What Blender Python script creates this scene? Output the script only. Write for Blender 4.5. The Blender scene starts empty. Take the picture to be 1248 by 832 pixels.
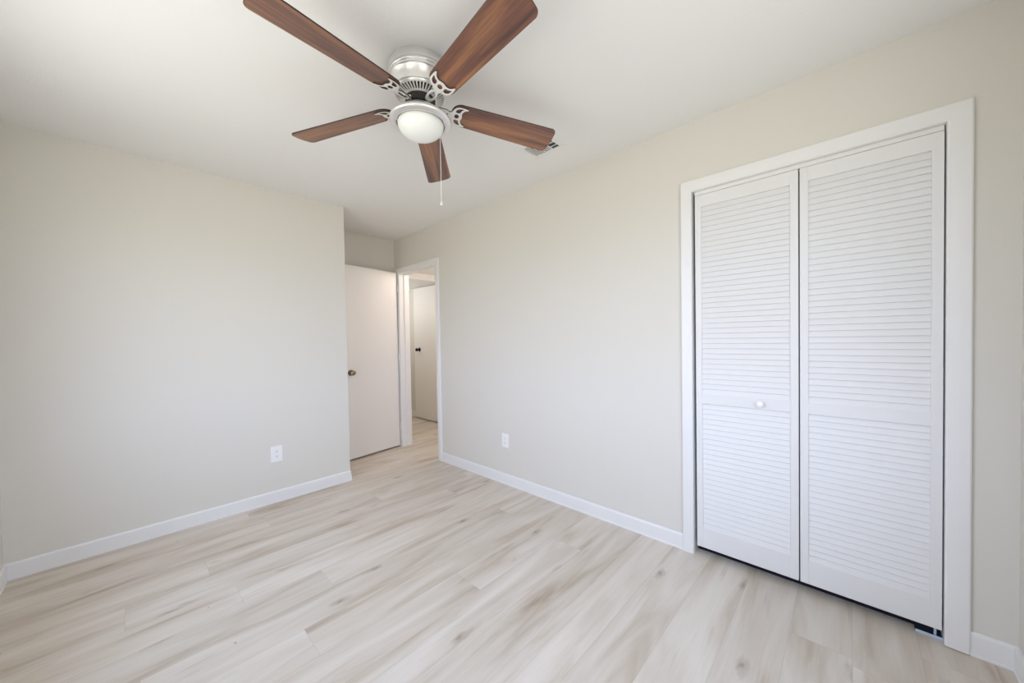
import bpy, bmesh, math, random
from mathutils import Vector, Matrix
import numpy as np

SC = bpy.context.scene
COL = SC.collection
R2D = math.radians

# ------------------------------------------------------------------ camera
F_PX, CY_PX = 438.4465, 422.1984
YAW, PITCH, ROLL, CAM_H = 0.8151, -0.0188, -0.017, 1.2375
_r = np.array([math.cos(YAW), -math.sin(YAW), 0.0])
_f = np.array([math.sin(YAW) * math.cos(PITCH), math.cos(YAW) * math.cos(PITCH), math.sin(PITCH)])
_u = np.cross(_r, _f)
_r2 = _r * math.cos(ROLL) + _u * math.sin(ROLL)
_u2 = -_r * math.sin(ROLL) + _u * math.cos(ROLL)
cd = bpy.data.cameras.new('camera')
cam = bpy.data.objects.new('camera', cd)
COL.objects.link(cam)
cam.matrix_world = Matrix(((_r2[0], _u2[0], -_f[0], 0), (_r2[1], _u2[1], -_f[1], 0),
                           (_r2[2], _u2[2], -_f[2], CAM_H), (0, 0, 0, 1)))
cd.sensor_width = 36.0
cd.lens = F_PX / 1248 * 36.0
cd.shift_y = (CY_PX - 416) / 1248
cd.clip_start = 0.02
SC.camera = cam

# ------------------------------------------------------------------ exposure, sky, lights
SC.view_settings.view_transform = 'Standard'
SC.view_settings.look = 'None'
SC.view_settings.gamma = 1.0
SC.view_settings.use_curve_mapping = False
SC.view_settings.exposure = 0.14
SC.cycles.use_denoising = True
SC.cycles.max_bounces = 16
SC.cycles.diffuse_bounces = 12
SC.cycles.glossy_bounces = 6
SC.cycles.transparent_max_bounces = 12
SC.cycles.caustics_reflective = False
SC.cycles.caustics_refractive = False

SKY_STRENGTH = 6.0
SKY_TOP = (0.64, 0.78, 1.08, 1)
SKY_LOW = (0.785, 0.855, 1.09, 1)
GROUND = (0.57, 0.56, 0.50, 1)
w = bpy.data.worlds.new('world')
SC.world = w
w.use_nodes = True
nt = w.node_tree
nt.nodes.clear()
tc = nt.nodes.new('ShaderNodeTexCoord')
sp = nt.nodes.new('ShaderNodeSeparateXYZ')
mr = nt.nodes.new('ShaderNodeMapRange')
mr.inputs['From Min'].default_value = -1
mr.inputs['From Max'].default_value = 1
cr = nt.nodes.new('ShaderNodeValToRGB')
cr.color_ramp.elements[0].position = 0.47
cr.color_ramp.elements[0].color = GROUND
cr.color_ramp.elements[1].position = 0.52
cr.color_ramp.elements[1].color = SKY_LOW
e = cr.color_ramp.elements.new(0.85)
e.color = SKY_TOP
bg = nt.nodes.new('ShaderNodeBackground')
bg.inputs['Strength'].default_value = SKY_STRENGTH
wo = nt.nodes.new('ShaderNodeOutputWorld')
nt.links.new(tc.outputs['Generated'], sp.inputs[0])
nt.links.new(sp.outputs['Z'], mr.inputs['Value'])
nt.links.new(mr.outputs[0], cr.inputs[0])
nt.links.new(cr.outputs[0], bg.inputs[0])
nt.links.new(bg.outputs[0], wo.inputs[0])

# window opening in the side wall (light enters here)
WIN_Y0, WIN_Y1, WIN_Z0, WIN_Z1 = 0.55, 2.35, 0.75, 2.10
NW_X0, NW_X1 = 0.0, 1.35                # unseen second window, added in the near wall for fill light
XS, YN = -0.4907, -0.4453              # side wall plane, near wall plane


def area(name, loc, rot, sx, sy, power, color, portal=False):
    l = bpy.data.lights.new(name, 'AREA')
    l.shape = 'RECTANGLE'
    l.size, l.size_y = sx, sy
    l.energy = power
    l.color = color
    o = bpy.data.objects.new(name, l)
    o.location = loc
    o.rotation_euler = rot
    COL.objects.link(o)
    if portal:
        l.cycles.is_portal = True
    return o


area('window_portal', (XS - 0.06, (WIN_Y0 + WIN_Y1) / 2, (WIN_Z0 + WIN_Z1) / 2), (0, -math.pi / 2, 0),
     WIN_Z1 - WIN_Z0, WIN_Y1 - WIN_Y0, 1, (1, 1, 1), True)
area('window_portal', ((NW_X0 + NW_X1) / 2, YN - 0.06, (WIN_Z0 + WIN_Z1) / 2), (math.pi / 2, 0, 0),
     NW_X1 - NW_X0, WIN_Z1 - WIN_Z0, 1, (1, 1, 1), True)
# warm hall lamp; the cool far bulb is unseen, standing in for daylight


def bulb(name, loc, power, color, rad=0.07):
    l = bpy.data.lights.new(name, 'POINT')
    l.energy = power
    l.color = color
    l.shadow_soft_size = rad
    o = bpy.data.objects.new(name, l)
    o.location = loc
    COL.objects.link(o)


bulb('hall_light', (2.72, 3.30, 2.02), 11.5, (1.0, 0.84, 0.75))
bulb('hall_daylight_far', (2.42, 5.20, 1.90), 6.0, (0.95, 0.98, 1.0), 0.12)

# ------------------------------------------------------------------ materials


def new_mat(name):
    m = bpy.data.materials.new(name)
    m.use_nodes = True
    n = m.node_tree
    b = n.nodes['Principled BSDF']
    return m, n, b


def simple(name, col, rough=0.5, metal=0.0, spec=0.5, bump=None):
    m, n, b = new_mat(name)
    b.inputs['Base Color'].default_value = (*col, 1)
    b.inputs['Roughness'].default_value = rough
    b.inputs['Metallic'].default_value = metal
    b.inputs['Specular IOR Level'].default_value = spec
    if bump:
        sc, st, det = bump
        t = n.nodes.new('ShaderNodeTexCoord')
        no = n.nodes.new('ShaderNodeTexNoise')
        no.inputs['Scale'].default_value = sc
        no.inputs['Detail'].default_value = det
        bu = n.nodes.new('ShaderNodeBump')
        bu.inputs['Strength'].default_value = st
        bu.inputs['Distance'].default_value = 0.002
        n.links.new(t.outputs['Object'], no.inputs['Vector'])
        n.links.new(no.outputs['Fac'], bu.inputs['Height'])
        n.links.new(bu.outputs[0], b.inputs['Normal'])
    return m


WALL = simple('wall_paint', (0.702, 0.6825, 0.630), 0.6, spec=0.3, bump=(160, 0.12, 3))
CEIL = simple('ceiling_paint', (0.83, 0.83, 0.825), 0.8, spec=0.2, bump=(70, 0.35, 4))
TRIM = simple('trim_paint', (0.80, 0.80, 0.795), 0.38, spec=0.45)
DOORP = simple('door_paint', (0.82, 0.80, 0.78), 0.4, spec=0.4)
LOUV = simple('louver_paint', (0.76, 0.76, 0.755), 0.45, spec=0.4)
DARK = simple('black_metal', (0.012, 0.011, 0.010), 0.5)
BLACKM = simple('oil_rubbed_bronze', (0.02, 0.018, 0.016), 0.35, metal=0.6)
BRASS = simple('aged_brass', (0.33, 0.25, 0.17), 0.3, metal=1.0)
PLASTIC = simple('white_plastic', (0.86, 0.86, 0.86), 0.3)
SLOT = simple('outlet_slot_dark', (0.05, 0.05, 0.05), 0.6)
STEEL = simple('zinc_steel', (0.60, 0.72, 0.86), 0.45, metal=0.4)
BLUESTEEL = simple('blued_steel', (0.03, 0.05, 0.10), 0.4, metal=0.5)
VENTDARK = simple('duct_shade', (0.05, 0.05, 0.045), 0.8)
CLOSET = simple('closet_shade', (0.10, 0.10, 0.11), 0.8)  # near-black, so the closet's shade sits in its colour

# brushed nickel
NICKEL, n, b = new_mat('brushed_nickel')
b.inputs['Base Color'].default_value = (0.88, 0.875, 0.87, 1)
b.inputs['Metallic'].default_value = 1.0
b.inputs['Roughness'].default_value = 0.36
b.inputs['Anisotropic'].default_value = 0.4
IRON = simple('satin_nickel', (0.88, 0.875, 0.86), 0.32, metal=0.5)

# frosted glass of the fan lamp
GLASS, n, b = new_mat('frosted_glass')
b.inputs['Base Color'].default_value = (0.85, 0.87, 0.845, 1)
b.inputs['Roughness'].default_value = 0.35
b.inputs['Emission Color'].default_value = (1.0, 1.0, 0.97, 1)
b.inputs['Emission Strength'].default_value = 0.0

# window glass: clear
PANE, n, b = new_mat('window_glass')
tr = n.nodes.new('ShaderNodeBsdfTransparent')
gl = n.nodes.new('ShaderNodeBsdfGlossy')
gl.inputs['Roughness'].default_value = 0.02
mx = n.nodes.new('ShaderNodeMixShader')
mx.inputs[0].default_value = 0.05
n.links.new(tr.outputs[0], mx.inputs[1])
n.links.new(gl.outputs[0], mx.inputs[2])
n.links.new(mx.outputs[0], n.nodes['Material Output'].inputs[0])


def math_node(n, op, a, bb=None, c=None):
    m = n.nodes.new('ShaderNodeMath')
    m.operation = op
    for i, v in enumerate((a, bb, c)):
        if v is None:
            continue
        if isinstance(v, (int, float)):
            m.inputs[i].default_value = v
        else:
            n.links.new(v, m.inputs[i])
    return m.outputs[0]


def comb(n, x, y, z):
    c = n.nodes.new('ShaderNodeCombineXYZ')
    for i, v in enumerate((x, y, z)):
        if isinstance(v, (int, float)):
            c.inputs[i].default_value = v
        else:
            n.links.new(v, c.inputs[i])
    return c.outputs[0]


def noise(n, vec, scale, detail=2.0, rough=0.5, dist=0.0):
    t = n.nodes.new('ShaderNodeTexNoise')
    t.inputs['Scale'].default_value = scale
    t.inputs['Detail'].default_value = detail
    t.inputs['Roughness'].default_value = rough
    t.inputs['Distortion'].default_value = dist
    n.links.new(vec, t.inputs['Vector'])
    return t.outputs['Fac']


def ramp(n, fac, stops):
    r = n.nodes.new('ShaderNodeValToRGB')
    els = r.color_ramp.elements
    while len(els) < len(stops):
        els.new(0.5)
    for el, (p, c) in zip(els, stops):
        el.position = p
        el.color = c if len(c) == 4 else (*c, 1)
    n.links.new(fac, r.inputs[0])
    return r.outputs[0]


def mixc(n, fac, a, bb, mode='MIX'):
    m = n.nodes.new('ShaderNodeMix')
    m.data_type = 'RGBA'
    m.blend_type = mode
    for sock, v in ((m.inputs[0], fac), (m.inputs[6], a), (m.inputs[7], bb)):
        if isinstance(v, (int, float)):
            sock.default_value = v
        elif isinstance(v, tuple):
            sock.default_value = v if len(v) == 4 else (*v, 1)
        else:
            n.links.new(v, sock)
    return m.outputs[2]


# floor: whitewashed oak planks, boards run along X, 0.192 wide
FLOOR, n, b = new_mat('whitewashed_oak_planks')
tc = n.nodes.new('ShaderNodeTexCoord')
sp = n.nodes.new('ShaderNodeSeparateXYZ')
n.links.new(tc.outputs['Object'], sp.inputs[0])
X, Y = sp.outputs[0], sp.outputs[1]
PW, PL = 0.192, 1.83
rowf = math_node(n, 'DIVIDE', math_node(n, 'SUBTRACT', Y, 0.763 - 40 * PW), PW)
row = math_node(n, 'FLOOR', rowf)
wn = n.nodes.new('ShaderNodeTexWhiteNoise')
wn.noise_dimensions = '1D'
n.links.new(row, wn.inputs['W'])
colf = math_node(n, 'ADD', math_node(n, 'DIVIDE', math_node(n, 'ADD', X, 10.0), PL), wn.outputs['Value'])
colm = math_node(n, 'FLOOR', colf)
wn2 = n.nodes.new('ShaderNodeTexWhiteNoise')
wn2.noise_dimensions = '2D'
n.links.new(comb(n, row, colm, 0), wn2.inputs['Vector'])
rnd = wn2.outputs['Value']
r50 = math_node(n, 'MULTIPLY', rnd, 57.0)
gx = math_node(n, 'ADD', X, r50)
broad = noise(n, comb(n, math_node(n, 'MULTIPLY', gx, 1.3), math_node(n, 'MULTIPLY', Y, 9.0), r50), 1.0, 3.0, 0.5, 0.8)
streak = noise(n, comb(n, math_node(n, 'MULTIPLY', gx, 2.2), math_node(n, 'MULTIPLY', Y, 22.0), r50), 1.0, 4.0, 0.55, 0.6)
fine = noise(n, comb(n, math_node(n, 'MULTIPLY', gx, 6.0), math_node(n, 'MULTIPLY', Y, 170.0), r50), 1.0, 3.0, 0.6, 0.0)
base = ramp(n, broad, [(0.24, (0.42, 0.335, 0.245)), (0.42, (0.61, 0.540, 0.455)), (0.60, (0.68, 0.620, 0.545)), (0.80, (0.74, 0.685, 0.615))])
st = ramp(n, streak, [(0.27, (0.70, 0.64, 0.60)), (0.42, (0.95, 0.94, 0.93)), (0.6, (1.0, 1.0, 1.0))])
c1 = mixc(n, 0.50, base, st, 'MULTIPLY')
fi = ramp(n, fine, [(0.3, (0.93, 0.925, 0.92)), (0.6, (1.0, 1.0, 1.0))])
c2 = mixc(n, 0.6, c1, fi, 'MULTIPLY')
tone = ramp(n, rnd, [(0.0, (0.945, 0.94, 0.93)), (0.5, (0.99, 0.985, 0.98)), (1.0, (1.03, 1.03, 1.03))])
c3 = mixc(n, 1.0, c2, tone, 'MULTIPLY')
# knots
vo = n.nodes.new('ShaderNodeTexVoronoi')
vo.inputs['Scale'].default_value = 1.0
n.links.new(comb(n, math_node(n, 'MULTIPLY', gx, 2.0), math_node(n, 'MULTIPLY', Y, 5.2), r50), vo.inputs['Vector'])
kn = noise(n, comb(n, math_node(n, 'MULTIPLY', gx, 18.0), math_node(n, 'MULTIPLY', Y, 50.0), 0.0), 1.0, 3.0)
kd = math_node(n, 'ADD', vo.outputs['Distance'], math_node(n, 'MULTIPLY', math_node(n, 'SUBTRACT', kn, 0.5), 0.16))
kr = ramp(n, kd, [(0.02, (0.42, 0.37, 0.34)), (0.05, (0.70, 0.66, 0.63)), (0.13, (1, 1, 1))])
c4 = mixc(n, 0.8, c3, kr, 'MULTIPLY')
# small dark specks of grit
vs = n.nodes.new('ShaderNodeTexVoronoi')
vs.inputs['Scale'].default_value = 5.0
n.links.new(tc.outputs['Object'], vs.inputs['Vector'])
sk = ramp(n, vs.outputs['Distance'], [(0.018, (0.35, 0.33, 0.31)), (0.03, (1, 1, 1))])
c5 = mixc(n, 0.8, c4, sk, 'MULTIPLY')
# seams
fy = math_node(n, 'FRACT', rowf)
dy = math_node(n, 'MULTIPLY', math_node(n, 'MINIMUM', fy, math_node(n, 'SUBTRACT', 1.0, fy)), PW)
fx = math_node(n, 'FRACT', colf)
dx = math_node(n, 'MULTIPLY', math_node(n, 'MINIMUM', fx, math_node(n, 'SUBTRACT', 1.0, fx)), PL)
dm = math_node(n, 'MINIMUM', dy, dx)
seam = math_node(n, 'LESS_THAN', dm, 0.0011)
c6 = mixc(n, math_node(n, 'MULTIPLY', seam, 0.20), c5, (0.20, 0.17, 0.15, 1))
n.links.new(c6, b.inputs['Base Color'])
b.inputs['Roughness'].default_value = 0.40
b.inputs['Specular IOR Level'].default_value = 0.60
bu = n.nodes.new('ShaderNodeBump')
bu.inputs['Strength'].default_value = 0.08
bu.inputs['Distance'].default_value = 0.001
n.links.new(fine, bu.inputs['Height'])
n.links.new(bu.outputs[0], b.inputs['Normal'])

# fan blade wood; blade meshes carry UVs (u along the blade, v across)
WOOD, n, b = new_mat('walnut_blade')
tc = n.nodes.new('ShaderNodeTexCoord')
sp = n.nodes.new('ShaderNodeSeparateXYZ')
n.links.new(tc.outputs['UV'], sp.inputs[0])
oi = n.nodes.new('ShaderNodeObjectInfo')
ro = math_node(n, 'MULTIPLY', oi.outputs['Random'], 40.0)
U, V = math_node(n, 'ADD', sp.outputs[0], ro), sp.outputs[1]
g1 = noise(n, comb(n, math_node(n, 'MULTIPLY', U, 1.5), math_node(n, 'MULTIPLY', V, 24.0), ro), 1.0, 4.0, 0.55, 0.5)
g2 = noise(n, comb(n, math_node(n, 'MULTIPLY', U, 7.0), math_node(n, 'MULTIPLY', V, 220.0), ro), 1.0, 3.0, 0.6)
w1 = ramp(n, g1, [(0.30, (0.070, 0.028, 0.024)), (0.46, (0.165, 0.066, 0.042)), (0.64, (0.34, 0.150, 0.066))])
w2 = ramp(n, g2, [(0.34, (0.55, 0.52, 0.50)), (0.58, (1, 1, 1))])
n.links.new(mixc(n, 0.7, w1, w2, 'MULTIPLY'), b.inputs['Base Color'])
b.inputs['Roughness'].default_value = 0.36
b.inputs['Specular IOR Level'].default_value = 0.95
EDGE = simple('blade_edge_dark', (0.03, 0.016, 0.012), 0.5)
ANTIQUE = simple('antiqued_nickel', (0.10, 0.085, 0.075), 0.5, metal=0.6)

# ------------------------------------------------------------------ helpers


def box(bm, x0, x1, y0, y1, z0, z1, bevel=0.0, seg=2, rotz=None, pivot=None):
    t = bmesh.new()
    vs = [t.verts.new(p) for p in ((x0, y0, z0), (x1, y0, z0), (x1, y1, z0), (x0, y1, z0),
                                   (x0, y0, z1), (x1, y0, z1), (x1, y1, z1), (x0, y1, z1))]
    for f in ((0, 3, 2, 1), (4, 5, 6, 7), (0, 1, 5, 4), (1, 2, 6, 5), (2, 3, 7, 6), (3, 0, 4, 7)):
        t.faces.new([vs[i] for i in f])
    if bevel:
        bmesh.ops.bevel(t, geom=t.edges[:], offset=bevel, segments=seg, affect='EDGES', profile=0.5)
    if rotz is not None:
        bmesh.ops.rotate(t, verts=t.verts, cent=pivot, matrix=Matrix.Rotation(rotz, 3, 'Z'))
    merge(bm, t)


def merge(bm, t):
    me = bpy.data.meshes.new('tmp')
    t.to_mesh(me)
    t.free()
    bm.from_mesh(me)
    bpy.data.meshes.remove(me)


def lathe(bm, prof, cx, cy, seg=64, axis='Z', base=0.0):
    """prof: list of (r, h). axis Z: world heights; otherwise points along +axis from base (cx,cy,cz)."""
    rings = []
    for r, h in prof:
        ring = []
        if r < 1e-6:
            ring = [bm.verts.new((cx, cy, h))]
        else:
            for i in range(seg):
                a = 2 * math.pi * i / seg
                ring.append(bm.verts.new((cx + r * math.cos(a), cy + r * math.sin(a), h)))
        rings.append(ring)
    for A, B in zip(rings, rings[1:]):
        if len(A) == 1 and len(B) == 1:
            continue
        for i in range(seg):
            j = (i + 1) % seg
            if len(A) == 1:
                bm.faces.new((A[0], B[i], B[j]))
            elif len(B) == 1:
                bm.faces.new((A[i], A[j], B[0]))
            else:
                bm.faces.new((A[i], A[j], B[j], B[i]))


def lathe_dir(bm, prof, origin, direction, seg=32):
    t = bmesh.new()
    lathe(t, prof, 0, 0, seg)
    q = Vector((0, 0, 1)).rotation_difference(Vector(direction).normalized()).to_matrix().to_4x4()
    bmesh.ops.transform(t, matrix=Matrix.Translation(origin) @ q, verts=t.verts)
    merge(bm, t)


def make(name, bm, mat, parent=None, smooth=False, angle=35):
    """link a bmesh given in world coordinates as one object, relative to its parent's origin"""
    off = Vector((0, 0, 0))
    p = parent
    while p is not None:
        off += p.location
        p = p.parent
    if off.length:
        bmesh.ops.translate(bm, verts=bm.verts, vec=-off)
    bmesh.ops.recalc_face_normals(bm, faces=bm.faces)
    me = bpy.data.meshes.new(name)
    bm.to_mesh(me)
    bm.free()
    for m in (mat if isinstance(mat, (list, tuple)) else [mat]):
        me.materials.append(m)
    o = bpy.data.objects.new(name, me)
    COL.objects.link(o)
    if smooth:
        for f in me.polygons:
            f.use_smooth = True
        try:
            me.set_sharp_from_angle(angle=R2D(angle))
        except Exception:
            pass
    if parent is not None:
        o.parent = parent
    return o


def root(name, loc):
    o = bpy.data.objects.new(name, None)
    o.empty_display_size = 0.05
    o.location = loc
    COL.objects.link(o)
    return o


def tag(o, label=None, cat=None, kind=None, group=None):
    if label:
        o['label'] = label
    if cat:
        o['category'] = cat
    if kind:
        o['kind'] = kind
    if group:
        o['group'] = group
    return o


def struct(name, bm, mat, label, cat, smooth=False):
    return tag(make(name, bm, mat, smooth=smooth), label, cat, 'structure')


# ------------------------------------------------------------------ room shell
H = 2.44
A = 2.1879                 # right wall plane
AB = A + 0.115             # its hall / closet side
B = 3.2781                 # left wall plane
C = 3.9741                 # back of the entry alcove
XO = 1.329                 # outer corner of the left wall
DY0, DY1, DZ = 3.130, 3.848, 2.032   # bedroom doorway opening
CY0, CY1, CZ = -0.270, 0.652, 2.048  # closet opening
HX = 3.19                  # far wall of the hall
HYE = 5.60                 # end of the hall
HZ1, HZ2, HYB = 2.177, 2.093, 4.35   # hall ceiling heights and the drop between them

bm = bmesh.new()
box(bm, XS - 0.12, HX + 0.1, YN - 0.12, HYE + 0.1, -0.05, 0.0)
struct('floor', bm, FLOOR, 'pale whitewashed oak plank floor of the bedroom and hall', 'floor')

bm = bmesh.new()
box(bm, XS - 0.12, AB, YN - 0.12, C + 0.1, H, H + 0.08)
struct('ceiling', bm, CEIL, 'white textured bedroom ceiling above the fan', 'ceiling')

bm = bmesh.new()
box(bm, XS - 0.12, XO, B, C + 0.1, 0, H)
struct('wall_left', bm, WALL, 'greige wall on the left with one low outlet', 'wall')

bm = bmesh.new()
box(bm, XO, AB, C, C + 0.1, 0, H)
struct('wall_back', bm, WALL, 'shaded greige wall behind the open bedroom door', 'wall')

J = 0.016                   # jamb board thickness
bm = bmesh.new()
box(bm, A, AB, YN - 0.12, CY0 - J, 0, H)
box(bm, A, AB, CY0 - J, CY1 + J, CZ + J, H)
box(bm, A, AB, CY1 + J, DY0 - J, 0, H)
box(bm, A, AB, DY0 - J, DY1 + J, DZ + J, H)
box(bm, A, AB, DY1 + J, C, 0, H)
struct('wall_right', bm, WALL, 'long greige wall with the louvered closet and the doorway', 'wall')

bm = bmesh.new()
box(bm, XS - 0.12, NW_X0, YN - 0.12, YN, 0, H)
box(bm, NW_X1, A, YN - 0.12, YN, 0, H)
box(bm, NW_X0, NW_X1, YN - 0.12, YN, 0, WIN_Z0)
box(bm, NW_X0, NW_X1, YN - 0.12, YN, WIN_Z1, H)
struct('wall_near', bm, WALL, 'greige wall returning at the right edge beside the closet', 'wall')

bm = bmesh.new()
box(bm, XS - 0.12, XS, YN, WIN_Y0, 0, H)
box(bm, XS - 0.12, XS, WIN_Y1, B, 0, H)
box(bm, XS - 0.12, XS, WIN_Y0, WIN_Y1, 0, WIN_Z0)
box(bm, XS - 0.12, XS, WIN_Y0, WIN_Y1, WIN_Z1, H)
struct('wall_window', bm, WALL, 'greige wall holding the window, beyond the left edge', 'wall')

# window
wr = root('window_1', (XS, (WIN_Y0 + WIN_Y1) / 2, WIN_Z0))
tag(wr, 'white sash window beyond the left edge of the photo', 'window', 'structure')
bm = bmesh.new()
fw = 0.045
for y0, y1, z0, z1 in ((WIN_Y0, WIN_Y0 + fw, WIN_Z0, WIN_Z1), (WIN_Y1 - fw, WIN_Y1, WIN_Z0, WIN_Z1),
                       (WIN_Y0 + fw, WIN_Y1 - fw, WIN_Z0, WIN_Z0 + fw), (WIN_Y0 + fw, WIN_Y1 - fw, WIN_Z1 - fw, WIN_Z1),
                       (WIN_Y0 + fw, WIN_Y1 - fw, 1.41, 1.45)):
    box(bm, XS - 0.11, XS - 0.07, y0, y1, z0, z1, 0.003)
make('window_frame', bm, TRIM, wr)
bm = bmesh.new()
box(bm, XS - 0.10, XS + 0.05, WIN_Y0 - 0.03, WIN_Y1 + 0.03, WIN_Z0 - 0.03, WIN_Z0, 0.004)
make('window_sill', bm, TRIM, wr)

wr = root('window_fill', ((NW_X0 + NW_X1) / 2, YN, WIN_Z0))  # unseen window, added to even out the room light
tag(wr, 'unseen sash window added behind the camera for fill light', 'window', 'structure')
bm = bmesh.new()
for x0, x1, z0, z1 in ((NW_X0, NW_X0 + fw, WIN_Z0, WIN_Z1), (NW_X1 - fw, NW_X1, WIN_Z0, WIN_Z1),
                       (NW_X0 + fw, NW_X1 - fw, WIN_Z0, WIN_Z0 + fw), (NW_X0 + fw, NW_X1 - fw, WIN_Z1 - fw, WIN_Z1),
                       (NW_X0 + fw, NW_X1 - fw, 1.41, 1.45)):
    box(bm, x0, x1, YN - 0.11, YN - 0.07, z0, z1, 0.003)
make('window_frame', bm, TRIM, wr)
bm = bmesh.new()
box(bm, NW_X0 - 0.03, NW_X1 + 0.03, YN - 0.10, YN + 0.05, WIN_Z0 - 0.03, WIN_Z0, 0.004)
make('window_sill', bm, TRIM, wr)

# hall shell
bm = bmesh.new()
box(bm, HX, HX + 0.1, 2.3, HYE + 0.1, 0, 2.4)
struct('wall_hall', bm, WALL, 'hall wall seen through the doorway, left of the hall door', 'wall')
bm = bmesh.new()
box(bm, AB, HX, HYE, HYE + 0.1, 0, 2.4)
struct('wall_hall_end', bm, WALL, 'end wall of the hall beyond the doorway', 'wall')
bm = bmesh.new()
box(bm, AB, HX, 2.2, 2.3, 0, 2.4)
struct('wall_hall_near', bm, WALL, 'hall wall hidden behind the closet side', 'wall')
bm = bmesh.new()
box(bm, AB - 0.115, AB, C + 0.1, HYE + 0.1, 0, 2.4)
struct('wall_hall_side', bm, WALL, 'hall wall continuing past the doorway', 'wall')
bm = bmesh.new()
box(bm, AB, HX, 2.3, HYB, HZ1, HZ1 + 0.06)
struct('ceiling_hall', bm, CEIL, 'low hall ceiling just inside the doorway', 'ceiling')
bm = bmesh.new()
box(bm, AB, HX, HYB, HYE, HZ2, HZ1 + 0.06)
struct('ceiling_hall_far', bm, TRIM, 'dropped hall ceiling edge above the hall door', 'ceiling')

# closet box behind the louvered doors
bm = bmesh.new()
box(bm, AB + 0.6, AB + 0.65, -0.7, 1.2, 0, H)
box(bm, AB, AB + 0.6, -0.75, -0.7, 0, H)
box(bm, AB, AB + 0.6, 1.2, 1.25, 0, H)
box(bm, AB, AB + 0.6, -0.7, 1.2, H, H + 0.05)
struct('wall_closet', bm, CLOSET, 'inside of the closet behind the louvered doors, coloured dark for its shade', 'wall')
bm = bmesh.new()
box(bm, A + 0.064, AB + 0.6, CY0, CY1, 0.0, 0.003)  # thin dark sheet painted as the shade behind the door gap
struct('floor_closet_shade', bm, simple('closet_gap_shade', (0.035, 0.035, 0.05), 0.8), 'dark sheet standing in for the shade in the gap under the louvered doors', 'floor')

# ------------------------------------------------------------------ baseboards
TB, HB = 0.014, 0.0905


def base_run(bm, p0, p1, nrm, flare=0.0):
    """baseboard from p0 to p1 on the floor, its face pushed out along nrm; eased top, thin caulked foot"""
    p0, p1, nrm = Vector((*p0, 0)), Vector((*p1, 0)), Vector((*nrm, 0))
    prof = [(0, 0), (TB, 0), (TB, 0.008), (TB - 0.002, 0.011), (TB - 0.002, HB - 0.010), (TB - 0.005, HB - 0.003), (TB - 0.009, HB), (0, HB)]
    a = [bm.verts.new(p0 + nrm * d + Vector((0, 0, z))) for d, z in prof]
    run = (p1 - p0).normalized()
    c = [bm.verts.new(p1 + nrm * d + run * (flare * (1 - z / HB)) + Vector((0, 0, z))) for d, z in prof]
    k = len(prof)
    for i in range(k):
        bm.faces.new((a[i], a[(i + 1) % k], c[(i + 1) % k], c[i]))
    bm.faces.new(a[::-1])
    bm.faces.new(c)


CASW_D = 0.058
bm = bmesh.new(); base_run(bm, (XS, B), (XO + 0.001, B), (0, -1), 0.012)
struct('baseboard_left', bm, TRIM, 'white baseboard along the left wall, ending at its outer corner', 'baseboard')
bm = bmesh.new(); base_run(bm, (A, CY1 + 0.057), (A, DY0 - CASW_D + 0.003), (-1, 0))
struct('baseboard_right', bm, TRIM, 'white baseboard between the doorway and the closet', 'baseboard')
bm = bmesh.new(); base_run(bm, (A, YN), (A, CY0 - 0.064), (-1, 0))
struct('baseboard_corner', bm, TRIM, 'short white baseboard right of the closet casing', 'baseboard')
bm = bmesh.new(); base_run(bm, (XS, YN), (A - TB, YN), (0, 1))
struct('baseboard_near', bm, TRIM, 'white baseboard turning the corner at the lower right edge', 'baseboard')
bm = bmesh.new(); base_run(bm, (XS, YN + TB), (XS, B - TB), (1, 0))
struct('baseboard_window', bm, TRIM, 'white baseboard end at the lower left edge', 'baseboard')
bm = bmesh.new(); base_run(bm, (XO, C), (A, C), (0, -1))
struct('baseboard_back', bm, TRIM, 'white baseboard behind the open bedroom door', 'baseboard')
bm = bmesh.new(); base_run(bm, (HX, 5.16), (HX, HYE), (-1, 0)); base_run(bm, (AB, HYE), (HX - TB, HYE), (0, -1))
struct('baseboard_hall', bm, TRIM, 'white baseboard at the end of the hall', 'baseboard')

# ------------------------------------------------------------------ door and closet trim


def casing(bm, y0, y1, z, wl, wr_, wt, th=0.018, x=A, foot=0.0):
    """mitred casing round an opening y0..y1 up to z; wl / wr_ / wt are the widths at y1 / y0 / top"""
    outs = []
    prof = [(0.0, 0.0), (0.0, th * 0.62), (0.10, th * 0.88), (0.55, th), (0.93, th), (1.0, th * 0.8), (1.0, 0.0)]
    # path: left foot -> left top -> right top -> right foot ; t = 0 inner edge .. 1 outer edge
    rows = []
    for t, d in prof:
        rows.append([bm.verts.new((x - d, y1 + wl * t, 0.0)), bm.verts.new((x - d, y1 + wl * t, z + wt * t)),
                     bm.verts.new((x - d, y0 - wr_ * t, z + wt * t)), bm.verts.new((x - d, y0 - wr_ * t, foot))])
    for P, Q in zip(rows, rows[1:]):
        for i in range(3):
            bm.faces.new((P[i], P[i + 1], Q[i + 1], Q[i]))
    bm.faces.new([r[0] for r in rows])
    bm.faces.new([r[3] for r in rows][::-1])


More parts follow.
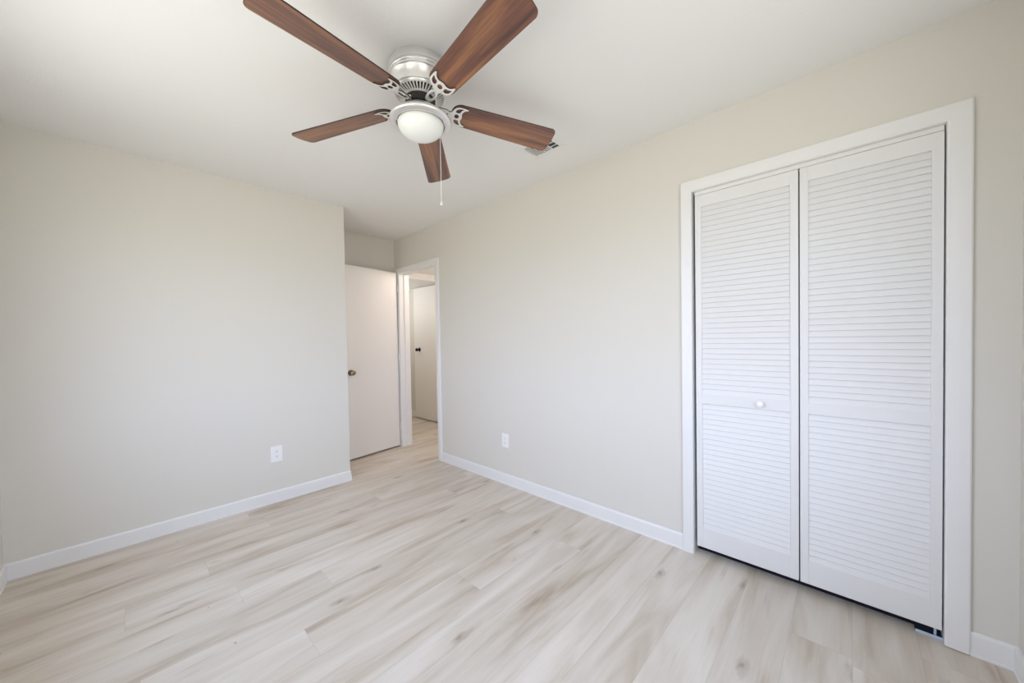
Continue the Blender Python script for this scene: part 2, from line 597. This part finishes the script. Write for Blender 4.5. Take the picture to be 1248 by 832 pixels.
t1 = root('trim_1', (A, (DY0 + DY1) / 2, 0))
tag(t1, 'white casing and jamb round the open bedroom doorway', 'door trim', 'structure')
bm = bmesh.new(); casing(bm, DY0, DY1, DZ, 0.075, 0.060, 0.062)
make('casing', bm, TRIM, t1)
bm = bmesh.new()
box(bm, A, AB, DY0 - J, DY0, 0, DZ); box(bm, A, AB, DY1, DY1 + J, 0, DZ); box(bm, A, AB, DY0 - J, DY1 + J, DZ, DZ + J)
make('jamb', bm, TRIM, t1)
bm = bmesh.new()
box(bm, A + 0.045, A + 0.080, DY0, DY0 + 0.010, 0, DZ, 0.002); box(bm, A + 0.045, A + 0.080, DY1 - 0.010, DY1, 0, DZ, 0.002)
box(bm, A + 0.045, A + 0.080, DY0 + 0.010, DY1 - 0.010, DZ - 0.010, DZ, 0.002)
make('door_stop', bm, TRIM, t1)

t2 = root('trim_2', (A, (CY0 + CY1) / 2, 0))
tag(t2, 'white casing and jamb round the louvered closet', 'door trim', 'structure')
bm = bmesh.new(); casing(bm, CY0, CY1, CZ, 0.057, 0.064, 0.063, foot=0.004)
make('casing', bm, TRIM, t2)
bm = bmesh.new()
box(bm, A, AB, CY0 - J, CY0, 0, CZ); box(bm, A, AB, CY1, CY1 + J, 0, CZ); box(bm, A, AB, CY0 - J, CY1 + J, CZ, CZ + J)
make('jamb', bm, TRIM, t2)
bm = bmesh.new()
box(bm, A + 0.012, A + 0.045, CY0 + 0.004, CY1 - 0.010, CZ - 0.020, CZ, 0.002)
make('door_track', bm, TRIM, t2)

# ------------------------------------------------------------------ open bedroom door
D1 = root('door_1', (2.160, 3.878, 0))
tag(D1, 'plain white bedroom door standing open beside the doorway', 'door', 'structure')
hp, fp = Vector((2.160, 3.8775, 0)), Vector((1.464, 3.778, 0))
dd = (fp - hp).normalized()
nn = Vector((dd.y, -dd.x, 0))
if nn.y > 0:
    nn = -nn                                           # faces the room (-Y)
ang = math.atan2(dd.y, dd.x)
M_D = Matrix.Translation(hp) @ Matrix.Rotation(ang, 4, 'Z')  # local x along the slab from the hinge; +y local -> ?
ylocal = Matrix.Rotation(ang, 3, 'Z') @ Vector((0, 1, 0))
sgn = 1 if ylocal.dot(nn) > 0 else -1
t = bmesh.new()
W1 = (fp - hp).length
box(t, 0, W1, min(0, -sgn * 0.035), max(0, -sgn * 0.035), 0.018, 2.044, 0.002)
bmesh.ops.transform(t, matrix=M_D, verts=t.verts)
slab1 = make('slab', t, DOORP, D1)
kx = 0.598
kpos = hp + dd * kx + Vector((0, 0, 0.922))
bm = bmesh.new()
lathe_dir(bm, [(0, 0), (0.030, 0), (0.031, 0.003), (0.027, 0.008), (0.012, 0.010), (0.010, 0.022), (0.013, 0.028), (0.023, 0.036),
               (0.0265, 0.046), (0.024, 0.056), (0.014, 0.061), (0, 0.062)], kpos, nn)
tag(make('door_knob', bm, BRASS, D1, smooth=True), 'aged brass knob')
bm = bmesh.new()
for z in (0.20, 1.02, 1.82):
    lathe(bm, [(0, z), (0.006, z), (0.006, z + 0.085), (0, z + 0.085)], 2.166, 3.868, 16)
tag(make('hinge', bm, IRON, D1, smooth=True), 'satin nickel hinge barrels')

# ------------------------------------------------------------------ hall door
D3 = root('door_2', (3.17, 5.13, 0))
tag(D3, 'white hall door with a black knob, seen through the doorway', 'door', 'structure')
bm = bmesh.new(); box(bm, 3.150, 3.188, 4.30, 5.135, 0.018, 2.083, 0.002)
make('slab', bm, DOORP, D3)
bm = bmesh.new()
ky, kz = 4.985, 1.107
lathe_dir(bm, [(0, 0), (0.032, 0), (0.033, 0.004), (0.029, 0.009), (0.011, 0.011), (0.010, 0.030), (0.014, 0.036), (0.024, 0.044),
               (0.027, 0.054), (0.024, 0.064), (0.012, 0.069), (0, 0.070)], (3.150, ky, kz), (-1, 0, 0))
tag(make('door_knob', bm, BLACKM, D3, smooth=True), 'black knob')

# ------------------------------------------------------------------ bifold closet door
D2 = root('door_3', (A + 0.006, (CY0 + CY1) / 2, 0))
tag(D2, 'white louvered bifold closet door with a small round knob', 'closet door', 'structure')
FX0, FX1 = A + 0.004, A + 0.032
Z0, Z1 = 0.047, 2.024
rails = [(Z0, 0.160), (0.862, 0.918), (1.958, Z1)]


def leaf(y0, y1, sw=0.032):
    bm = bmesh.new()
    box(bm, FX0, FX1, y0, y0 + sw, Z0, Z1, 0.0025)
    box(bm, FX0, FX1, y1 - sw, y1, Z0, Z1, 0.0025)
    for a_, b_ in rails:
        box(bm, FX0 + 0.0012, FX1 - 0.001, y0 + sw - 0.002, y1 - sw + 0.002, a_, b_, 0.0012, 1)
    lf = make('door_leaf', bm, LOUV, D2)
    for (a_, b_), k in (((0.918, 1.958), 37), ((0.160, 0.862), 25)):
        pm = bmesh.new()
        pitch = (b_ - a_) / k
        for i in range(k):
            zb = a_ + i * pitch - 0.001
            zt = zb + pitch + 0.008
            xb, xt = FX0 + 0.0035, FX0 + 0.0130     # lower edge stands out, upper edge tucks under the next slat
            th = 0.0055
            ya, yb = y0 + sw - 0.001, y1 - sw + 0.001
            zt = min(zt, b_)
            pts = [(xb + 0.001, zb), (xb, zb + 0.0015), (xt, zt), (xt + th, zt), (xb + th, zb)]
            va = [pm.verts.new((x, ya, z)) for x, z in pts]
            vb = [pm.verts.new((x, yb, z)) for x, z in pts]
            q = len(pts)
            for j in range(q):
                pm.faces.new((va[j], va[(j + 1) % q], vb[(j + 1) % q], vb[j]))
            pm.faces.new(va[::-1]); pm.faces.new(vb)
        make('louver_panel', pm, LOUV, lf)
    return lf


lfA = leaf(0.1825, 0.6385)
lfB = leaf(-0.2655, 0.1775)
bm = bmesh.new()
lathe_dir(bm, [(0, 0), (0.010, 0), (0.009, 0.006), (0.009, 0.010), (0.014, 0.015), (0.0165, 0.020), (0.0155, 0.026), (0.010, 0.030), (0, 0.031)],
          (FX0, 0.335, 0.891), (-1, 0, 0))
tag(make('door_knob', bm, PLASTIC, lfA, smooth=True), 'small round white knob')

# floor bracket under the right leaf
br = root('pivot_bracket', (2.225, -0.232, 0))
tag(br, 'small blued steel pivot bracket on the floor under the closet door corner', 'bracket')
bm = bmesh.new()
box(bm, 2.208, 2.250, -0.2695, -0.195, 0.0, 0.003, 0.0006, 1)
make('base_plate', bm, BLUESTEEL, br)
bm = bmesh.new()
box(bm, 2.205, 2.209, -0.2695, -0.195, 0.0, 0.011, 0.0008, 1)
make('front_lip', bm, STEEL, br)
bm = bmesh.new()
lathe(bm, [(0, 0.003), (0.004, 0.003), (0.004, 0.040), (0.0055, 0.042), (0.0055, 0.050), (0, 0.050)], 2.216, -0.250, 16)
make('pivot_pin', bm, STEEL, br, smooth=True)

# ------------------------------------------------------------------ wall outlets


def outlet(name, centre, along, nrm, wd, ht, label):
    """duplex receptacle; along = unit vector across the plate, nrm = out of the wall"""
    r = root(name, centre)
    tag(r, label, 'outlet')
    along, nrm, up = Vector(along), Vector(nrm), Vector((0, 0, 1))
    Mx = Matrix.Identity(4)
    for i, v in enumerate((along, up, nrm)):
        Mx[0][i], Mx[1][i], Mx[2][i] = v
    Mx = Matrix.Translation(centre) @ Mx
    def put(nm, t, mat, smooth=False):
        bmesh.ops.transform(t, matrix=Mx, verts=t.verts)
        return make(nm, t, mat, r, smooth)
    t = bmesh.new(); box(t, -wd / 2, wd / 2, -ht / 2, ht / 2, 0, 0.006, 0.0025, 2)
    put('wall_plate', t, PLASTIC)
    for s in (-1, 1):
        t = bmesh.new()
        lathe(t, [(0.0155, 0.005), (0.0155, 0.0078), (0.0145, 0.0085), (0, 0.0085)], 0, 0, 32)
        for v in t.verts:
            v.co.y = max(min(v.co.y, 0.0125), -0.0125) + s * 0.0195
        put('receptacle', t, PLASTIC)
        t = bmesh.new()
        box(t, -0.0072, -0.0052, s * 0.0195 + 0.000, s * 0.0195 + 0.008, 0.008, 0.0088)
        box(t, 0.0052, 0.0072, s * 0.0195 + 0.000, s * 0.0195 + 0.0065, 0.008, 0.0088)
        lathe(t, [(0.0024, 0.0080), (0.0024, 0.0088), (0, 0.0088)], 0, s * 0.0195 - 0.0065, 12)
        put('slots', t, SLOT)
    t = bmesh.new()
    lathe(t, [(0.003, 0.006), (0.003, 0.0070), (0, 0.0072)], 0, 0, 16)
    put('screw', t, IRON)
    return r


outlet('wall_outlet', (0.767, B, 0.376), (1, 0, 0), (0, -1, 0), 0.080, 0.124, 'white duplex outlet low on the left wall')
outlet('wall_outlet', (A, 2.155, 0.376), (0, 1, 0), (-1, 0, 0), 0.080, 0.118, 'white duplex outlet low on the right wall, left of the closet')

# ------------------------------------------------------------------ ceiling vent
vr = root('ceiling_vent', (1.793, 1.409, H))
tag(vr, 'white metal air register in the ceiling behind a fan blade', 'vent')
vx0, vx1, vy0, vy1 = 1.728, 1.858, 1.317, 1.502
ox = 0.032
bm = bmesh.new()
zf = H - 0.007
for x0, x1, y0, y1 in ((vx0 - ox, vx0, vy0 - ox, vy1 + ox), (vx1, vx1 + ox, vy0 - ox, vy1 + ox),
                       (vx0, vx1, vy0 - ox, vy0), (vx0, vx1, vy1, vy1 + ox)):
    box(bm, x0, x1, y0, y1, zf, H, 0.002, 1)
box(bm, vx0, vx1, vy0 + 0.050, vy0 + 0.056, zf, H, 0.001, 1)
make('frame', bm, TRIM, vr)
bm = bmesh.new(); box(bm, vx0, vx1, vy0, vy1, H - 0.0012, H - 0.0002)  # dark backing sheet, the shade inside the duct put into its colour
make('duct_shadow', bm, VENTDARK, vr)
for k in range(9):
    y = vy0 + 0.066 + k * 0.0140
    t = bmesh.new(); box(t, vx0, vx1, y - 0.0012, y + 0.0012, H - 0.0065, H - 0.0013)
    bmesh.ops.rotate(t, verts=t.verts, cent=(1.79, y, H - 0.004), matrix=Matrix.Rotation(R2D(35), 3, 'X'))
    make('louver', t, TRIM, vr)
for k in range(3):
    x = vx0 + 0.028 + k * 0.037
    t = bmesh.new(); box(t, x - 0.0015, x + 0.0015, vy0, vy0 + 0.050, H - 0.0065, H - 0.0013)
    make('louver', t, TRIM, vr)

# ------------------------------------------------------------------ ceiling fan
FCX, FCY = 0.911, 1.392
fan = root('ceiling_fan', (FCX, FCY, H))
tag(fan, 'flush-mount ceiling fan with five walnut blades and a frosted light', 'ceiling fan')
bm = bmesh.new()
lathe(bm, [(0.0, H), (0.132, H), (0.1322, 2.412), (0.1315, 2.409), (0.1275, 2.407), (0.1275, 2.404), (0.1325, 2.402), (0.1335, 2.398), (0.1320, 2.394),
           (0.1265, 2.392), (0.1265, 2.389), (0.1285, 2.387), (0.1280, 2.382), (0.1235, 2.379), (0.1165, 2.335), (0.1155, 2.331), (0.108, 2.331), (0.108, 2.335), (0, 2.335)], FCX, FCY, 96)
make('motor_housing', bm, NICKEL, fan, smooth=True, angle=50)
bm = bmesh.new()
lathe(bm, [(0.1125, 2.3305), (0.1130, 2.326), (0.110, 2.321), (0.103, 2.319), (0.102, 2.322), (0.107, 2.3305)], FCX, FCY, 96)
for i in range(44):
    a = 2 * math.pi * i / 44
    t = bmesh.new()
    box(t, 0.070, 0.104, -0.0030, 0.0030, 2.3190, 2.3225)
    for v in t.verts:                                   # the grille dips towards the middle
        v.co.z -= (0.104 - v.co.x) * 0.35
    bmesh.ops.rotate(t, verts=t.verts, cent=(0, 0, 0), matrix=Matrix.Rotation(a, 3, 'Z'))
    bmesh.ops.translate(t, verts=t.verts, vec=(FCX, FCY, 0))
    merge(bm, t)
lathe(bm, [(0.072, 2.312), (0.072, 2.306), (0.066, 2.305), (0.066, 2.312)], FCX, FCY, 64)
tag(make('vent_ring', bm, IRON, fan, smooth=True), 'slotted nickel grille ring')
bm = bmesh.new()
lathe(bm, [(0, 2.332), (0.1, 2.331), (0.1, 2.329), (0.066, 2.326), (0.064, 2.300), (0.064, 2.278), (0.050, 2.272), (0, 2.272)], FCX, FCY, 64)
tag(make('motor', bm, DARK, fan, smooth=True), 'black motor core')

lk_prof = [(0, 2.272), (0.046, 2.272), (0.050, 2.268), (0.056, 2.266), (0.064, 2.263), (0.078, 2.259), (0.088, 2.252), (0.094, 2.243), (0.104, 2.235), (0.122, 2.225),
           (0.1325, 2.214), (0.1335, 2.209), (0.1315, 2.204), (0.124, 2.200), (0.112, 2.1965), (0.1065, 2.1965), (0.1050, 2.199), (0.1045, 2.212), (0, 2.212)]
bm = bmesh.new(); lathe(bm, lk_prof, FCX, FCY, 96)
lk = tag(make('light_kit', bm, NICKEL, fan, smooth=True, angle=60), 'brushed nickel light fitter')
bm = bmesh.new()
dome = [(0.0985, 2.211)] + [(0.0995 * math.cos(t_) ** 0.9 if t_ < 1.56 else 0, 2.200 - 0.062 * math.sin(t_)) for t_ in [i * math.pi / 2 / 18 for i in range(19)]]
lathe(bm, dome, FCX, FCY, 96)
tag(make('glass_dome', bm, GLASS, lk, smooth=True, angle=80), 'white frosted glass dome')

# pull chain
CHX, CHY = 1.0497, 1.4414
bm = bmesh.new()
path = [Vector((FCX + 0.048, FCY + 0.017, 2.262)), Vector((FCX + 0.100, FCY + 0.036, 2.259)), Vector((CHX - 0.006, CHY - 0.002, 2.252)), Vector((CHX, CHY, 2.238)), Vector((CHX, CHY, 1.915))]
for p, q in zip(path, path[1:]):
    ln = (q - p).length
    lathe_dir(bm, [(0, 0), (0.0011, 0), (0.0011, ln), (0, ln)], p, q - p, 8)
k = 0
z = 2.235
while z > 1.918:
    bmesh.ops.create_uvsphere(bm, u_segments=8, v_segments=6, radius=0.0019, matrix=Matrix.Translation((CHX, CHY, z)))
    z -= 0.0052
ch = make('pull_chain', bm, IRON, fan, smooth=True)
bm = bmesh.new()
lathe(bm, [(0, 1.918), (0.002, 1.917), (0.0025, 1.912), (0.0055, 1.907), (0.0068, 1.899), (0.0060, 1.894), (0.003, 1.892), (0, 1.892)], CHX, CHY, 24)
tag(make('chain_fob', bm, IRON, ch, smooth=True), 'small pale bell at the end of the chain')

# blades: slightly uneven, as the old fan hangs
BC = Vector((0.9116, 1.3914, 2.2834))
RT, PHI, PIT, WT, WR, RR = 0.6565, 0.8352, -0.2516, 0.1416, 0.1143, 0.2
TX, TY = -0.0124, -0.0244
DEV = [(-0.007, -0.004, -0.045), (-0.030, -0.003, -0.053), (-0.026, 0.054, -0.073), (0.048, -0.061, 0.030), (0.015, 0.015, -0.041)]
R0B = 0.138


def blade_pt(i, s, t_):
    da, dp, dr = DEV[i]
    a = PHI + i * 2 * math.pi / 5 + da
    pp = PIT + dp
    rad = Vector((math.cos(a), math.sin(a), 0))
    tan = Vector((-math.sin(a), math.cos(a), 0)) * math.cos(pp) + Vector((0, 0, math.sin(pp)))
    r_ = RR + (RT - RR) * t_
    q = rad * r_ + tan * (s * 0.05)
    q.z += TX * q.x + TY * q.y + dr * (r_ - 0.1)
    return BC + q


def chaikin(pts, n=2):
    for _ in range(n):
        o = []
        for i in range(len(pts)):
            p, q = pts[i], pts[(i + 1) % len(pts)]
            o += [(p[0] * .75 + q[0] * .25, p[1] * .75 + q[1] * .25), (p[0] * .25 + q[0] * .75, p[1] * .25 + q[1] * .75)]
        pts = o
    return pts


def round_poly(pts, radii, n=8):
    out = []
    k = len(pts)
    for i in range(k):
        p0, p, p1 = Vector(pts[i - 1]), Vector(pts[i]), Vector(pts[(i + 1) % k])
        r_ = radii[i]
        d0, d1 = (p0 - p).normalized(), (p1 - p).normalized()
        half = d0.angle(d1) / 2
        tl = r_ / math.tan(half)
        bis = (d0 + d1).normalized()
        c = p + bis * (r_ / math.sin(half))
        s, e_ = p + d0 * tl - c, p + d1 * tl - c
        for j in range(n + 1):
            v = s.lerp(e_, j / n)
            out.append(tuple(c + v.normalized() * r_))
    return out


def extrude_poly(outer, holes, z0, z1, bev=0.0):
    """2-D outline with holes -> closed bmesh prism"""
    cu = bpy.data.curves.new('outline', 'CURVE')
    cu.dimensions = '2D'
    cu.fill_mode = 'BOTH'
    cu.extrude = (z1 - z0) / 2 - bev
    cu.bevel_depth = bev
    cu.bevel_resolution = 1
    for loop in [outer] + holes:
        s = cu.splines.new('POLY')
        s.points.add(len(loop) - 1)
        for p, (x, y) in zip(s.points, loop):
            p.co = (x, y, 0, 1)
        s.use_cyclic_u = True
    o = bpy.data.objects.new('outline', cu)
    COL.objects.link(o)
    dg = bpy.context.evaluated_depsgraph_get()
    me = bpy.data.meshes.new_from_object(o.evaluated_get(dg))
    bm = bmesh.new()
    bm.from_mesh(me)
    bmesh.ops.remove_doubles(bm, verts=bm.verts, dist=1e-6)
    bmesh.ops.translate(bm, verts=bm.verts, vec=(0, 0, (z0 + z1) / 2))
    bpy.data.objects.remove(o)
    bpy.data.curves.remove(cu)
    bpy.data.meshes.remove(me)
    return bm


def wid(x):
    return (WR + (WT - WR) * (x - RR) / (RT - RR)) / 2


for i in range(5):
    p0, p1 = blade_pt(i, 0, 0), blade_pt(i, 0, 1)
    ex = (p1 - p0).normalized()
    ey = (blade_pt(i, 1, 0) - p0)
    ey = (ey - ex * ey.dot(ex)).normalized()
    ez = ex.cross(ey)
    if ez.z < 0:
        ey, ez = -ey, -ez
    o0 = p0 - ex * RR
    Mb = Matrix(((ex.x, ey.x, ez.x, o0.x), (ex.y, ey.y, ez.y, o0.y), (ex.z, ey.z, ez.z, o0.z), (0, 0, 0, 1)))
    outl = round_poly([(R0B, -wid(R0B)), (RT - 0.004, -wid(RT)), (RT + 0.004, 0), (RT - 0.004, wid(RT)), (R0B, wid(R0B))],
                      [0.045, 0.022, 0.25, 0.022, 0.045])
    bm = extrude_poly(outl, [], -0.003, 0.003, 0.0008)
    for l_ in list(bm.loops.layers.uv):
        bm.loops.layers.uv.remove(l_)
    uv = bm.loops.layers.uv.new('UVMap')
    bm.normal_update()
    for f in bm.faces:
        f.material_index = 0 if abs(f.normal.z) > 0.8 else 1
        for l in f.loops:
            l[uv].uv = (l.vert.co.x, l.vert.co.y)
    bmesh.ops.transform(bm, matrix=Mb, verts=bm.verts)
    bl = make('fan_blade', bm, [WOOD, EDGE], fan)
    # decorative iron under the root of the blade
    half = [(0.128, 0.0085), (0.140, 0.020), (0.146, 0.036), (0.160, 0.0475), (0.182, 0.0500), (0.208, 0.0475), (0.207, 0.0440), (0.192, 0.0380),
            (0.184, 0.0270), (0.182, 0.0150), (0.186, 0.0060)]
    half[0] = (0.130, 0.0100)
    full = [(0.058, 0.010), (0.074, 0.0150), (0.100, 0.0190), (0.118, 0.0165)] + half + [(x, -y) for x, y in reversed(half)] + [(0.118, -0.0165), (0.100, -0.0190), (0.074, -0.0150), (0.058, -0.010)]
    full = chaikin(full, 2)
    hole = [(0.162 + 0.0115 * math.cos(-a_), 0.0115 * math.sin(-a_)) for a_ in [j * math.pi / 8 for j in range(16)]]
    tri = chaikin([(0.151, 0.0190), (0.155, 0.0350), (0.170, 0.0440), (0.192, 0.0440), (0.179, 0.0350), (0.174, 0.0170)], 2)
    tri2 = [(x, -y) for x, y in tri]
    slot = chaikin([(0.072, 0.0), (0.082, 0.0085), (0.100, 0.0115), (0.116, 0.0085), (0.124, 0.0), (0.116, -0.0085), (0.100, -0.0115), (0.082, -0.0085)], 1)
    bm = extrude_poly(full, [hole, tri, tri2, slot], -0.0095, -0.0032, 0.0014)
    bm.normal_update()
    for f in bm.faces:                                  # tarnished sides round the polished face
        f.material_index = 1 if abs(f.normal.z) < 0.75 else 0
    bmesh.ops.transform(bm, matrix=Mb, verts=bm.verts)
    # neck that carries the iron up to the motor
    tn = bmesh.new()
    box(tn, 0.050, 0.072, -0.011, 0.011, -0.003, 0.005, 0.002)
    bmesh.ops.transform(tn, matrix=Mb, verts=tn.verts)
    merge(bm, tn)
    tag(make('blade_iron', bm, [IRON, ANTIQUE], bl, smooth=True, angle=40), 'cut-out nickel bracket at the blade root')
